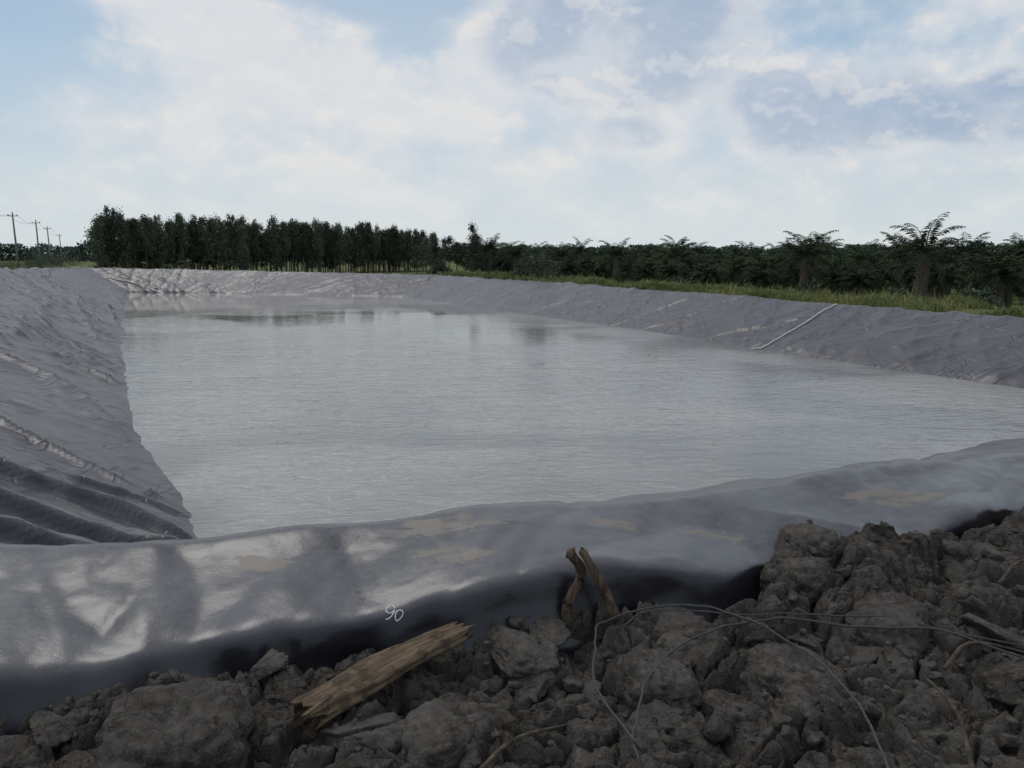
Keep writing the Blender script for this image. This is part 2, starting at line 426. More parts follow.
def stroke(pts):
    out = []
    for (a, b) in pts:
        ca, sa = math.cos(-.30), math.sin(-.30); a, b = a*ca-b*sa, a*sa+b*ca
        o = Vector((-.53+a*.95, 2.3, 1.46+b*.9+.26)); d = Vector((0, .93, -.36)).normalized()
        h = bvh.ray_cast(o, d)
        if h[0] is not None: out.append(h[0]-d*.001)
    return out
nine = [(-.026+.019*math.cos(t)+.002*math.sin(3*t), .012+.019*math.sin(t)*(1-.15*math.cos(t))) for t in np.linspace(.5, 2*math.pi+.35, 22)]+[(-.006, .0), (-.009, -.020), (-.018, -.036), (-.030, -.040)]
zero = [(.022+.016*math.cos(t)+.003*math.sin(2*t), -.006+.028*math.sin(t)) for t in np.linspace(1.3, 2*math.pi+1.6, 26)]
parts = [tube(stroke(c), .0028, 6) for c in (nine, zero) if len(stroke(c)) > 3]
if parts:
    v, f = join(parts); pn = mk_obj('painted_number', mk_mesh('painted_number', v, f, True, PAINT), liner)
    pn["label"] = 'hand painted white number 90'

# ------------------------------------------------------------ water
wp = Wd+(-inw)*.35
wv_ = [(float(a), float(b), 0.) for a, b in wp[::6]]
water = mk_obj('water', mk_mesh('water', wv_, [tuple(range(len(wv_)))], False, WATER))
tag(water, 'still grey green pond water with fine ripples', 'water', 'structure')

# ------------------------------------------------------------ ground
sub = np.arange(0, ns, 6)
outd = -inw[sub]
offs = [.22, .8, 2.5, 5.0, 7, 9.5, 15, 40, 120, 400, 1500, 5000]
Tz = Td[sub, 2]; nws = nw[sub]
rings = []
for d in offs:
    if d <= 5: zt = Tz-.07-.03*d
    else: zt = (Tz-.22)*(1-sstep(5, 10, d))
    base = Td[sub, :2]+outd*d
    nearz = .85 if d < 9 else .85*(1-sstep(9, 25, d))
    baseN = Od[sub, :2]+outd*(d-.3)
    k = sstep(.3, .8, nws)[:, None]
    xy = base*(1-k)+baseN*k; z = zt*(1-k[:, 0])+nearz*k[:, 0]
    if 1 < d < 200: z = z+.06*fbm(xy[:,0]*.4, xy[:,1]*.4, seed=51)
    rings.append(np.concatenate([xy, z[:, None]], 1))
R = np.stack(rings, 1)
ground = mk_obj('ground', mk_mesh('ground', R.reshape(-1, 3), grid_faces(len(sub), len(offs), True), True, GROUND))
tag(ground, 'flat grassy land around the raised pond banks', 'ground', 'structure')

# ------------------------------------------------------------ soil
cx = [-6,-3,-2,-1.27,-.75,-.21,.45,.95,1.2,1.42,1.62,1.9,2.3,2.8,3.4,7.4]
cy = [.6,2.38,2.6,2.72,2.95,3.33,3.46,3.30,3.28,3.70,4.16,4.00,3.92,4.05,4.48,6.2]
def soil_macro(x, y):
    c = np.interp(x, cx, cy)
    z = 1.26+.05*fbm(x*.7, y*.7, seed=60, o=2)+.15*sstep(2.8, 4.0, y)*sstep(.95, 1.5, x)
    z = z+.04*sstep(.5, .0, c-y)*sstep(-.5, .1, x)
    z = z-.03*sstep(-.8, -1.6, x)
    z = z-.75*sstep(0, .50, y-c)
    e = np.minimum.reduce([x+5.8, 7.8-x, y+2.8])
    return z-.45*(1-sstep(0, 1.2, e))
def soil_h(x, y):
    wxx = x+.08*fbm(x*3, y*3, seed=61, o=4); wyy = y+.08*fbm(x*3, y*3, seed=62, o=4)
    z = soil_macro(x, y)
    tot = 0
    for sc, am, tl, sd, cr in ((2.6, .075, .24, 71, .060), (5.0, .050, .20, 72, .045), (10, .022, .08, 73, .022), (24, .007, .025, 74, .008)):
        f1, f2, r, tilt = vor(wxx*sc, wyy*sc, sd)
        e = f2-f1; k = sstep(0, .20, e)
        tot = tot+(am*(r-.5)+tilt*tl*.8)*k-cr*(1-k)
    tot = tot+.010*fbm(x*22, y*22, seed=80, o=4, g=.6)+.012*fbm(x*8, y*8, seed=81, o=2)
    return z+tot+.03
gx = np.concatenate([np.linspace(-6, -2.7, 40)[:-1], np.linspace(-2.7, 3.6, 760)[:-1], np.linspace(3.6, 8, 60)])
gy = np.concatenate([np.linspace(-3, 1.8, 50)[:-1], np.linspace(1.8, 4.7, 400)[:-1], np.linspace(4.7, 6.6, 20)])
X, Y = np.meshgrid(gx, gy, indexing='ij'); Z = soil_h(X, Y)
keep = Y < np.interp(X, cx, cy)+.75
fa = grid_faces(len(gx), len(gy)); kk = keep.reshape(-1); fa = fa[kk[fa].all(1)]
vs = np.stack([X, Y, Z], -1).reshape(-1, 3)
used = np.unique(fa); rm = -np.ones(len(vs), int); rm[used] = np.arange(len(used))
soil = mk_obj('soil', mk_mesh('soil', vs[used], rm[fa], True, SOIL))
tag(soil, 'heaped cracked grey clay soil beside the pond liner', 'soil', 'structure')

def ico(sub):
    import bmesh
    bm = bmesh.new(); bmesh.ops.create_icosphere(bm, subdivisions=sub, radius=1)
    v = np.array([q.co[:] for q in bm.verts]); f = [[a.index for a in q.verts] for q in bm.faces]; bm.free(); return v, f
iv5, if5 = ico(5); iv4, if4 = ico(4); iv2, if2 = ico(2)
def clod(v, seed, sx=1, sy=1, sz=.7, top=False):
    r = np.random.default_rng(seed)
    nrm = r.normal(size=(9, 3)); nrm /= np.linalg.norm(nrm, axis=1)[:, None]
    dd = r.uniform(.50, .92, 9)
    if top: nrm[0] = [0.05, -.05, 1]; dd[0] = .5
    dots = v@nrm.T
    rad = np.min(np.where(dots > .05, dd/np.maximum(dots, .05), 9), axis=1); rad = np.minimum(rad, 1.15)
    x, y, z = (v*rad[:, None]).T
    o = seed*3.1
    rad = rad*(1+.14*fbm(x*1.8+o, y*1.8, z*1.8, seed=seed, o=3))
    crk = np.clip(np.abs(vnoise(x*1.9+o, y*1.9, z*1.9+o, seed=seed+3))/.06, 0, 1)
    rad = rad-.11*(1-crk)+.085*fbm(x*4+o, y*4, z*4, seed=seed+1, o=5, g=.64)
    return v*rad[:, None]*np.array([sx, sy, sz])
arch_big = [mk_mesh('soil_clod', clod(iv5, 100+i, 1, .8+.3*random.random(), .55+.25*random.random(), i in (0, 3)), if5, True, SOIL) for i in range(6)]
arch_mid = [mk_mesh('soil_clod', clod(iv4, 200+i, 1, .75+.3*random.random(), .6+.3*random.random(), i % 3 == 0), if4, True, SOIL) for i in range(10)]
def block(v, sd):
    e = 3.6
    r = (np.abs(v[:, 0])**e+np.abs(v[:, 1])**e+np.abs(v[:, 2])**e)**(-1/e)
    p = v*r[:, None]; x, y, z = p.T
    n = .20*fbm(x*1.3+3+sd, y*1.3, z*1.3, seed=501, o=3)+.12*fbm(x*3.5+sd, y*3.5, z*3.5, seed=502, o=5, g=.64)
    crk = np.clip(np.abs(vnoise(x*1.6+7+sd, y*1.6, z*1.6, seed=503))/.07, 0, 1)
    crk2 = np.clip(np.abs(vnoise(x*3.1+sd, y*3.1+2, z*3.1, seed=504))/.08, 0, 1)
    return p*(1+n-.11*(1-crk)-.05*(1-crk2))[:, None]
arch_block = [mk_mesh('soil_clod', block(iv5, k*4.7), if5, True, SOIL) for k in range(3)]
def shz(x, y): return float(soil_h(np.array([x]), np.array([y]))[0])
def put_clod(me, x, y, r, rz, tilt=.3, lift=.25, zz=None, lab=None, sc=None):
    o = mk_obj('soil_clod', me)
    z = shz(x, y) if zz is None else zz
    o.location = (x, y, z+r*lift); o.rotation_euler = (random.uniform(-tilt, tilt), random.uniform(-tilt, tilt), rz)
    o.scale = (r, r, r) if sc is None else sc
    tag(o, lab or 'rough grey clay clod lying on the soil bank', 'clod of soil', None, 'clay clods on the soil bank')
    return o
bk = put_clod(arch_block[0], -1.19, 2.38, .25, .22, .0, .0, 1.27, 'large flat grey clay slab against the liner', (.23, .21, .15))
bk.rotation_euler = (.10, -.03, .22)
put_clod(arch_big[1], -1.75, 2.32, .2, 1.2, .2, .0, 1.17)
put_clod(arch_big[2], .0, 3.08, .17, 2.2, .15, .1, 1.25, None, (.24, .18, .15))
put_clod(arch_big[3], .80, 3.26, .14, .4, .15, .0, 1.26)
put_clod(arch_block[1], 1.66, 3.96, .2, 2.4, .15, .0, 1.34, 'large grey clay clod heaped onto the liner edge', (.19, .15, .14))
put_clod(arch_block[2], 1.48, 3.62, .2, .9, .15, .0, 1.30, None, (.20, .17, .15))
put_clod(arch_big[5], 2.0, 3.80, .2, 3.9, .15, .0, 1.34)
put_clod(arch_block[1], 2.4, 3.72, .21, 5.0, .15, .0, 1.31, None, (.19, .16, .13))
put_clod(arch_big[0], 2.85, 3.82, .2, 5.0, .2, .0, 1.35)
put_clod(arch_block[2], .60, 2.82, .2, 5.0, .15, .0, 1.22, None, (.17, .15, .13))
put_clod(arch_block[0], 1.15, 2.80, .2, 3.0, .15, .0, 1.22, None, (.19, .15, .14))
put_clod(arch_block[1], 1.75, 3.2, .2, 1.0, .15, .0, 1.28, None, (.19, .17, .14))
put_clod(arch_block[0], -.25, 2.45, .2, 4.0, .15, .0, 1.20, None, (.17, .15, .13))
cnt = 0; placed = []
while cnt < 220:
    y = random.uniform(2.0, 4.3); x = random.uniform(-.75*y-.1, .75*y+.1)
    c = float(np.interp(x, cx, cy))
    if y > c-.02: continue
    if -1.0 < x < -.1 and abs((y-2.45)-(x+.77)) < .16: continue
    if (x-.40)**2+(y-3.22)**2 < .20**2: continue
    if (x+1.19)**2+(y-2.38)**2 < .24**2: continue
    r = .03+.13*random.random()**1.6
    if y > c-.1: r = min(r, .08)
    if any((x-a)**2+(y-b)**2 < (.72*(r+q))**2 for a, b, q in placed):
        if random.random() < .9: continue
    placed.append((x, y, r))
    put_clod(arch_mid[cnt % 10] if r < .08 else arch_big[cnt % 6], x, y, r, random.uniform(0, 6.28), .4, -.20)
    cnt += 1
cb = [clod(iv2, 300+i) for i in range(6)]
Vc = []; Fc = []; off = 0; f2 = np.array(if2)
nc = 2000; ys = rng.uniform(1.9, 4.3, nc); xs = rng.uniform(-.8, .8, nc)*ys
ok = ys < np.interp(xs, cx, cy)+.02; xs = xs[ok]; ys = ys[ok]; zs = soil_h(xs, ys)
for i in range(len(xs)):
    r = .004+.016*random.random()**2; a = random.uniform(0, 6.28); ca, sa = math.cos(a), math.sin(a)
    v = cb[i % 6]@np.array([[ca, sa, 0], [-sa, ca, 0], [0, 0, 1]])*r+np.array([xs[i], ys[i], zs[i]+r*.2])
    Vc.append(v); Fc.append(f2+off); off += len(v)
crumbs = mk_obj('soil_crumbs', mk_mesh('soil_crumbs', np.concatenate(Vc), np.concatenate(Fc), True, SOIL))
tag(crumbs, 'small loose crumbs of dry grey clay', 'soil', 'stuff')

# ------------------------------------------------------------ broken log, stakes
def log_mesh(L, r0, r1, seed, flat=.55, nseg=90, nr=30, fr=.20):
    fs = []
    xs_ = np.linspace(0, L, nseg); th = np.linspace(0, 2*math.pi, nr, endpoint=False)
    A, Tt = np.meshgrid(xs_, th, indexing='ij')
    r = r0+(r1-r0)*A/L
    r = r*(1+.38*fbm(A*3, np.cos(Tt)*2.2+seed, np.sin(Tt)*2.2, seed=seed, o=3)+.22*(ridged(A*1.0, np.cos(Tt)*3+5, np.sin(Tt)*3, seed=seed+2, o=2, p=2)-.5)+.12*fbm(A*8, np.cos(Tt)*7+3, np.sin(Tt)*7, seed=seed+8, o=2))
    end = fr*L*(.3+.9*fbm(np.cos(Tt)*4+9, np.sin(Tt)*4, seed=seed+5, o=3))
    A2 = A+end*sstep(.65*L, L, A)-end*1.1*sstep(.35*L, 0, A)
    Yv = r*np.cos(Tt); Zv = r*np.sin(Tt)*flat+.02*np.sin(A/L*3)
    vs = np.stack([A2, Yv, Zv], -1).reshape(-1, 3)
    for i in range(nseg-1):
        for q in range(nr): fs.append((i*nr+q, i*nr+(q+1) % nr, (i+1)*nr+(q+1) % nr, (i+1)*nr+q))
    vl = vs.tolist(); c0 = len(vl); vl.append([.12*L, 0, 0]); vl.append([.90*L, 0, .0])
    for q in range(nr):
        fs.append((q, c0, (q+1) % nr)); fs.append(((nseg-1)*nr+q, (nseg-1)*nr+(q+1) % nr, c0+1))
    return vl, fs
v, f = log_mesh(.74, .098, .066, 5, .42, fr=.11)
lg = mk_obj('broken_log', mk_mesh('broken_log', v, f, True, PLANK), None, (-.74, 2.48, 1.345))
d = Vector((.50, .54, .02)); lg.rotation_euler = d.to_track_quat('X', 'Z').to_euler()
tag(lg, 'split weathered brown log lying on clay clods', 'log')
for k in range(3):
    v, f = log_mesh(.20+.06*k, .012, .005, 50+k, .6, 20, 8)
    sp = mk_obj('splinter', mk_mesh('splinter', v, f, True, PLANK), lg, (-.04+.05*k, -.05+.04*k, .028-.006*k)); sp.rotation_euler = (0, .10-.05*k, .20-.13*k)
def stick(name, pts, rad, seed, label):
    pp = catmull([Vector(p)-Vector(pts[0]) for p in pts], 8)
    n = len(pp); rr = [rad[0]+(rad[1]-rad[0])*i/(n-1) for i in range(n)]
    V, F = tube(pp, rr, 14)
    A = np.array(V); A += (fbm(A[:, 0]*40, A[:, 1]*40, A[:, 2]*15, seed=seed, o=3)*.010)[:, None]*np.array([1, .6, .3])
    A[-14:, 2] += rng.uniform(-.022, .022, 14)
    o = mk_obj(name, mk_mesh(name, A, F, True, STAKE), None, pts[0]); tag(o, label, 'wooden stake', None, 'wooden stakes by the liner'); return o
stick('wooden_stake', [(.525, 3.20, 1.18), (.46, 3.21, 1.40), (.325, 3.23, 1.655)], (.027, .021), 3, 'leaning broken brown stake stuck in the clay')
stick('wooden_stake', [(.235, 3.24, 1.18), (.270, 3.245, 1.40), (.330, 3.255, 1.53), (.270, 3.25, 1.635)], (.026, .023), 8, 'crooked short stake propped against another stake')
for pts in ([(-.15,2.1,1.33),(.0,2.3,1.35),(.2,2.42,1.33)], [(1.5,2.15,1.34),(1.62,2.45,1.36),(1.66,2.75,1.33)], [(2.35,3.35,1.44),(2.6,3.55,1.47),(2.95,3.6,1.46)], [(1.75,2.75,1.35),(1.95,2.9,1.38),(2.2,2.85,1.35)]):
    pp = catmull([Vector(p)-Vector(pts[0]) for p in pts], 8); V, F = tube(pp, [.010-.006*i/(len(pp)-1) for i in range(len(pp))], 8, .25)
    o = mk_obj('dry_twig', mk_mesh('dry_twig', V, F, True, TWIG), None, pts[0]); tag(o, 'dry brown twig lying on the clods', 'twig', None, 'dry twigs on the soil')

# ------------------------------------------------------------ wires on soil
def wire(pts, r, label, dz=.06, sd=0):
    q = catmull([(x, y, 0) for x, y in pts], 14)
    A = np.array([p[:] for p in q]); L = np.arange(len(A))*.05
    A[:, 0] += .022*fbm(L*2.4, L*0+sd, seed=400+sd, o=3); A[:, 1] += .022*fbm(L*2.4, L*0+sd+9, seed=410+sd, o=3)
    z = soil_h(A[:, 0], A[:, 1]); zm = soil_macro(A[:, 0], A[:, 1])
    z = np.maximum(zm+dz, z+.01)
    for _ in range(10):
        z2 = z.copy(); z2[1:-1] = (z[:-2]+2*z[1:-1]+z[2:])/4; z = z2
    A[:, 2] = z+.01; o0 = A[0].copy()
    V, F = tube([tuple(p-o0) for p in A], r, 8)
    o = mk_obj('wire', mk_mesh('wire', V, F, True, WIRE), None, tuple(o0)); tag(o, label, 'wire', None, 'grey wires lying on the soil')
wire([(.50,1.7),(.42,2.19),(.465,2.48),(.58,2.78),(.82,3.0),(1.15,3.07),(1.53,3.02),(1.87,3.0),(2.1,2.79),(2.5,2.6)], .0050, 'long grey wire curving over the clay clods', .10, 1)
wire([(.42,2.28),(.33,2.64),(.35,2.97),(.41,3.12),(.65,3.20),(.88,3.2),(1.09,3.0),(1.22,2.79),(1.26,2.51),(1.23,2.19),(1.1,1.7)], .0050, 'looped grey wire trailing across the clay clods', .11, 2)
wire([(.45,3.10),(.72,3.2),(1.0,3.12),(1.3,3.1),(1.7,3.08),(2.0,2.93),(2.5,2.75)], .0036, 'thin grey wire strand lying along the soil', .10, 3)

pts = []
for t in np.linspace(0, 1, 30):
    x = 7.7+(11.3-7.7)*t+.25*math.sin(t*5); y = 23.6+(25.3-23.6)*t
    h = bvh.ray_cast(Vector((x, y, 6)), Vector((0, 0, -1)))
    if h[0] is not None: pts.append((x, y, max(h[0].z, 0)+.035))
V, F = tube([tuple(np.array(p)-np.array(pts[0])) for p in pts], .022, 8)
o = mk_obj('rope', mk_mesh('rope', V, F, True, ROPE), None, pts[0]); tag(o, 'pale rope running down the liner into water', 'rope')

# ------------------------------------------------------------ foliage
def leafquads(cen, size, stretch=1.0):
    n = len(cen)
    a = rng.normal(size=(n, 3)); a /= np.linalg.norm(a, axis=1)[:, None]
    b = rng.normal(size=(n, 3)); b -= (a*b).sum(1)[:, None]*a; b /= np.linalg.norm(b, axis=1)[:, None]
    s = (size*rng.uniform(.6, 1.3, n))[:, None]
    V = np.stack([cen-a*s*stretch, cen+b*s*.5, cen+a*s*stretch, cen-b*s*.5], 1).reshape(-1, 3)
    return V, np.arange(n*4).reshape(-1, 4)
def tree_arch(seed, H, R, low=.12, dens=85, conic=.5, leaf=.12):
    r = random.Random(seed); parts = []
    tp = [(0, 0, -.3), (r.uniform(-.1, .1), r.uniform(-.1, .1), H*.35), (r.uniform(-.25, .25), r.uniform(-.25, .25), H*.7), (r.uniform(-.2, .2), 0, H*.94)]
    pp = catmull(tp, 5); n = len(pp); parts.append(tube(pp, [.10*(1-.85*i/(n-1)) for i in range(n)], 7))
    cl = []
    for i in range(int(dens)):
        h = r.uniform(low, 1)**.85; rr = R*(1-conic*h)*(.55+.45*math.sin(min(1, (h-low+.08)/.25)*1.57))
        rr *= math.sqrt(max(.12, 1-max(0, (h-.60)/.42)**2))
        a = r.uniform(0, 6.28); q = rr*(r.random()**.5)
        if r.random() < .15: q *= 1.35
        z = H*h; base = pp[min(n-1, int(h*n))]
        c = Vector((base.x+math.cos(a)*q, base.y+math.sin(a)*q, z)); cl.append((c, r.uniform(.18, .42)))
        if i % 6 == 0:
            b0 = Vector((base.x, base.y, z-.5*q-.1)); parts.append(tube([b0, (b0+c)/2+Vector((0, 0, .05)), c], [.035, .022, .01], 5))
    C_ = np.concatenate([np.array(c[:])+rng.normal(size=(32, 3))*s*np.array([.6, .6, .75]) for c, s in cl])
    V, F = leafquads(C_, leaf, 1.0)
    tv, tf = join(parts)
    return mk_mesh('trunk', tv, tf, True, BARK), mk_mesh('crown', V, F, False, LEAF)
archs = [tree_arch(i, 6.8+.35*(i % 3), .95+.2*(i % 3), .12+.08*(i % 4), 64, .20+.10*(i % 3)) for i in range(9)]
slim = [tree_arch(50+i, 7.0, 1.15, .08, 74, .6) for i in range(2)]
def place_tree(a, x, y, sc, label, cat, grp, kind='tree', rz=None, z=0):
    e = bpy.data.objects.new(kind, None); COL.objects.link(e); e.location = (x, y, z)
    e.rotation_euler = (random.uniform(-.04, .04), random.uniform(-.04, .04), random.uniform(0, 6.28) if rz is None else rz); e.scale = (sc[0], sc[0], sc[1])
    e.empty_display_size = .5
    tag(e, label, cat, None, grp)
    for nm, me in zip(('trunk', 'crown'), a):
        o = bpy.data.objects.new(nm, me); COL.objects.link(o); o.parent = e
p0 = np.array([-49.5, 86.]); p1 = np.array([-14., 142.])
dd = (p1-p0)/np.linalg.norm(p1-p0); pn_ = np.array([-dd[1], dd[0]]); Lr = np.linalg.norm(p1-p0)
for row in range(4):
    for k in range(52):
        t = (k+.5*(row % 2)+random.uniform(-.35, .35))/52
        q = p0+dd*t*Lr+pn_*(row*2.6+random.uniform(-.6, .6))
        if q[0]/q[1] < -.555: continue
        s = (1.08-.06*t)*random.choice((random.uniform(.78, .92), random.uniform(.92, 1.04), random.uniform(.94, 1.10)))
        place_tree(archs[random.randrange(9)], q[0], q[1], (random.uniform(.8, 1.05), s), 'slender dark green plantation tree in dense stand', 'tree', 'plantation trees behind the pond', 'plantation_tree')
for (x, D, h, w_) in ((-15.5, 122, 1.0, 1.), (-14.2, 118, .93, 1.), (-13.0, 114, .86, .9), (-11.9, 112, .90, .9), (-10.6, 106, .84, .95), (-9.5, 104, .90, .85), (-8.4, 100, .88, .9), (-7.3, 99, .80, .9), (-6.3, 99, .76, .9), (-4.75, 92, 1.12, .95), (-4.2, 93, .85, .8), (-3.4, 97, .66, .9), (-2.4, 102, .62, .9), (-5.6, 101, .7, .9), (-1.2, 98, .55, .9)):
    place_tree(slim[0] if D == 92 else archs[random.randrange(9)], x, D, (w_, h*.83), 'separate dark green tree at edge of plantation', 'tree', 'scattered trees at plantation edge', 'plantation_tree')

def palm_arch(seed, H=1.5, FL=2.9, nf=30, el0=80, LL=.5):
    r = random.Random(seed); V = []; F = []
    for k in range(nf):
        az = k*2.39996+r.uniform(-.25, .25); el = math.radians(el0-95*(k/nf)+r.uniform(-8, 8)); L = FL*r.uniform(.85, 1.1)
        p = Vector((0, 0, H)); pts = []; e = el; m = 12
        for i in range(m+1):
            pts.append(p.copy()); p = p+Vector((math.cos(az)*math.cos(e), math.sin(az)*math.cos(e), math.sin(e)))*(L/m); e -= math.radians(r.uniform(6, 9.5))*(.4+1.5*i/m)
        v, f = tube(pts, [.03*(1-.8*i/m) for i in range(m+1)], 4, 0, False); o = len(V); V += v; F += [tuple(i+o for i in q) for q in f]
        side = Vector((-math.sin(az), math.cos(az), 0))
        for i in range(2, m):
            for h in range(2):
                for sgn in (1, -1):
                    b = pts[i].lerp(pts[i+1], h*.5); dr = (pts[i+1]-pts[i]).normalized()
                    ll = LL*math.sin(math.pi*(.15+.8*i/m))*r.uniform(.8, 1.1)
                    tip = b+(side*sgn*.8+dr*.55+Vector((0, 0, -.30-r.random()*.45))).normalized()*ll
                    o = len(V); V += [tuple(b-dr*.03), tuple((b+tip)/2+dr*.045+Vector((0, 0, .04))), tuple(tip), tuple((b+tip)/2-dr*.045+Vector((0, 0, .04)))]; F.append((o, o+1, o+2, o+3))
    tv, tf = tube([(0, 0, -.3), (0, 0, H*.4), (0, 0, H*.8), (0, 0, H+.1)], [.30, .30, .30, .15], 12, .35)
    return mk_mesh('trunk', tv, tf, False, BARK), mk_mesh('crown', V, F, False, PALM)
palms = [palm_arch(i, 1.3+.25*(i % 3), 2.1+.25*(i % 3), 34+2*i) for i in range(5)]
tallp = [palm_arch(20+i, 2.3+.25*i, 2.8, 24, 84, .62) for i in range(4)]
q0 = np.array([33., 24.]); dr = np.array([-.46, .888]); nr_ = np.array([.888, .46]); npalm = 0
for row in range(9):
    for k in range(28):
        q = q0+dr*(k*4.2+(row % 2)*2.1+random.uniform(-.8, .8))+nr_*(row*4.3+random.uniform(-.8, .8))
        if q[0]/q[1] > .76 or q[1] > 135 or q[0]/q[1] < -.045: continue
        s = random.uniform(.74, .96)*(1+.0022*max(0, q[1]-45))
        a = palms[random.randrange(5)]
        if random.random() < .36: a = tallp[random.randrange(4)]; s *= random.uniform(.86, 1.16)
        place_tree(a, q[0], q[1], (s, s), 'young oil palm with arching dark green fronds', 'palm tree', 'oil palms beyond the grassy bank', 'oil_palm'); npalm += 1

def shrub(x, y, z, R, H, lab):
    cl = rng.normal(size=(26, 3))*np.array([R*.4, R*.4, H*.25])+np.array([0, 0, H*.5]); cl[:, 2] = np.abs(cl[:, 2])
    C_ = np.concatenate([c+rng.normal(size=(60, 3))*.16*R for c in cl]); V, F = leafquads(C_, .07, 1.2)
    st = []
    for c in cl[::3]: st.append(tube([(0, 0, -.1), tuple(c*.5), tuple(c)], [.02, .014, .006], 5))
    sv, sf = join(st)
    e = bpy.data.objects.new('shrub', None); COL.objects.link(e); e.location = (x, y, z); tag(e, lab, 'shrub', None, 'shrubs along the bank')
    mk_obj('stem', mk_mesh('stem', sv, sf, True, BARK), e); mk_obj('crown', mk_mesh('crown', V, F, False, LEAF), e)
shrub(1.9, 47.0, 1.15, 1.2, 1.7, 'rounded dark green shrub on the grassy bank')
shrub(0.9, 48.5, 1.15, .7, 1.0, 'small green shrub on the grassy bank')
shrub(-6.0, 62, 1.1, .9, 1.2, 'small green shrub on the grassy bank')
for (x, y) in ((15.5, 30), (13.2, 33.5), (17.5, 27.5), (9.5, 42), (19.5, 25.5), (6.6, 47)):
    shrub(x, y, 1.0, .55, random.uniform(.5, .8), 'low weedy shrub on the grassy bank')
for i in range(14):
    y = random.uniform(120, 230); x = -y*random.uniform(.58, .70)
    shrub(x, y, 0, random.uniform(1.5, 3.5), random.uniform(1.5, 3.2), 'low green shrub standing in the open field')

C_ = []
for ang in np.arange(-40, 44, .05):
    D = 420+30*math.sin(ang*.7); a = math.radians(ang)
    h = 7.5+3.0*float(fbm(np.array([ang*1.1]), np.array([.0]), seed=90, o=4)[0])
    n = 26; c = np.stack([np.full(n, D*math.sin(a))+rng.normal(size=n)*.9, np.full(n, D*math.cos(a))+rng.normal(size=n)*3, rng.uniform(0, 1, n)**.8*h], 1); C_.append(c)
V, F = leafquads(np.concatenate(C_), .9, 1.0)
dw = mk_obj('distant_wood', mk_mesh('distant_wood', V, F, False, m_leaf('distant_foliage', (.06, .085, .07), (.08, .11, .085), (.10, .13, .10), .05, .05)))
tag(dw, 'hazy line of far off trees along the horizon', 'wood', 'stuff')

# ------------------------------------------------------------ grass
sel = np.where(nw < .05)[0]
ng = 120000
yy = Td[sel, 1]; xx = Td[sel, 0]
right = (xx > -6) & (xx > -.1*yy)
wgt = seg[sel]*np.where(right, 1.0, .12)*np.clip(30/np.maximum(yy, 14), .3, 1.6); wgt /= wgt.sum()
idx = rng.choice(sel, ng, p=wgt)
off_ = .12+7.0*rng.random(ng)**1.15
tt = rng.random(ng)
jn = (idx+1) % ns
base = Td[idx, :2]*(1-tt)[:, None]+Td[jn, :2]*tt[:, None]
od = -inw[idx]
xy = base+od*off_[:, None]
z = Td[idx, 2]-.09-.03*np.minimum(off_, 5)
z = np.where(off_ > 5, z-(Td[idx, 2]-.22)*sstep(5, 10, off_), z)
patch = fbm(xy[:, 0]*.45, xy[:, 1]*.45, seed=95, o=3)
keepg = (patch > -.25+.25*rng.random(ng)) | ((off_ < .5) & (patch > -.1))
hgt = (.07+.16*rng.random(ng)+.48*np.clip(patch, 0, 1))*np.where(off_ < .4, .7, 1)
hgt = hgt*np.where(xy[:, 1] > 38, 1.2, 1)*np.where((xy[:, 0] < -6), .45, 1)
tall = (rng.random(ng) < .02) & (xy[:, 0] > -6); hgt = np.where(tall, hgt+.28, hgt)
wd = .004+.00055*xy[:, 1]*rng.uniform(.6, 1.4, ng)
an = rng.uniform(0, 6.28, ng); lean = rng.normal(size=(ng, 2))*.35*hgt[:, None]
dx = np.stack([np.cos(an), np.sin(an)], 1)*wd[:, None]
b0 = np.concatenate([xy-dx, (z-.05)[:, None]], 1); b1 = np.concatenate([xy+dx, (z-.05)[:, None]], 1)
m0 = np.concatenate([xy-dx*.7+lean*.4, (z+hgt*.6)[:, None]], 1); m1 = np.concatenate([xy+dx*.7+lean*.4, (z+hgt*.6)[:, None]], 1)
tp = np.concatenate([xy+lean, (z+hgt)[:, None]], 1)
V = np.stack([b0, b1, m1, m0, tp], 1)[keepg]; n = len(V); V = V.reshape(-1, 3); i0 = np.arange(n)*5
Fq = np.stack([i0, i0+1, i0+2, i0+3], 1).tolist()+np.stack([i0+3, i0+2, i0+4], 1).tolist()
gr = mk_obj('grass', mk_mesh('grass', V, Fq, False, GRASS)); tag(gr, 'uneven yellow green grass along the bank tops', 'grass', 'stuff')

# ------------------------------------------------------------ utility poles
poles = []
for (px, D) in ((-.659, 148), (-.630, 180), (-.615, 219), (-.600, 296)):
    poles.append((px*D, D))
for i, (x, y) in enumerate(poles):
    H = 11.0
    e = bpy.data.objects.new('utility_pole', None); COL.objects.link(e); e.location = (x, y, 0)
    e.rotation_euler = (0, random.uniform(-.02, .02), .25); tag(e, 'slim grey concrete utility pole in the open field', 'utility pole', None, 'utility poles along the field')
    V, F = tube([(0, 0, -.4), (0, 0, H/2), (0, 0, H)], [.22, .18, .13], 10); mk_obj('post', mk_mesh('post', V, F, True, CONC), e)
    V, F = tube([(-.9, 0, H-.5), (0, 0, H-.5), (.9, 0, H-.5)], [.06, .07, .06], 6); mk_obj('crossarm', mk_mesh('crossarm', V, F, False, CONC), e)
    for s in (-.8, 0, .8):
        V, F = tube([(s, 0, H-.45 if s else H), (s, 0, H-.3 if s else H+.15), (s, 0, H-.2 if s else H+.28)], [.07, .1, .05], 8); mk_obj('insulator', mk_mesh('insulator', V, F, True, CONC), e)
allp = [(-.74*120, 112)]+poles
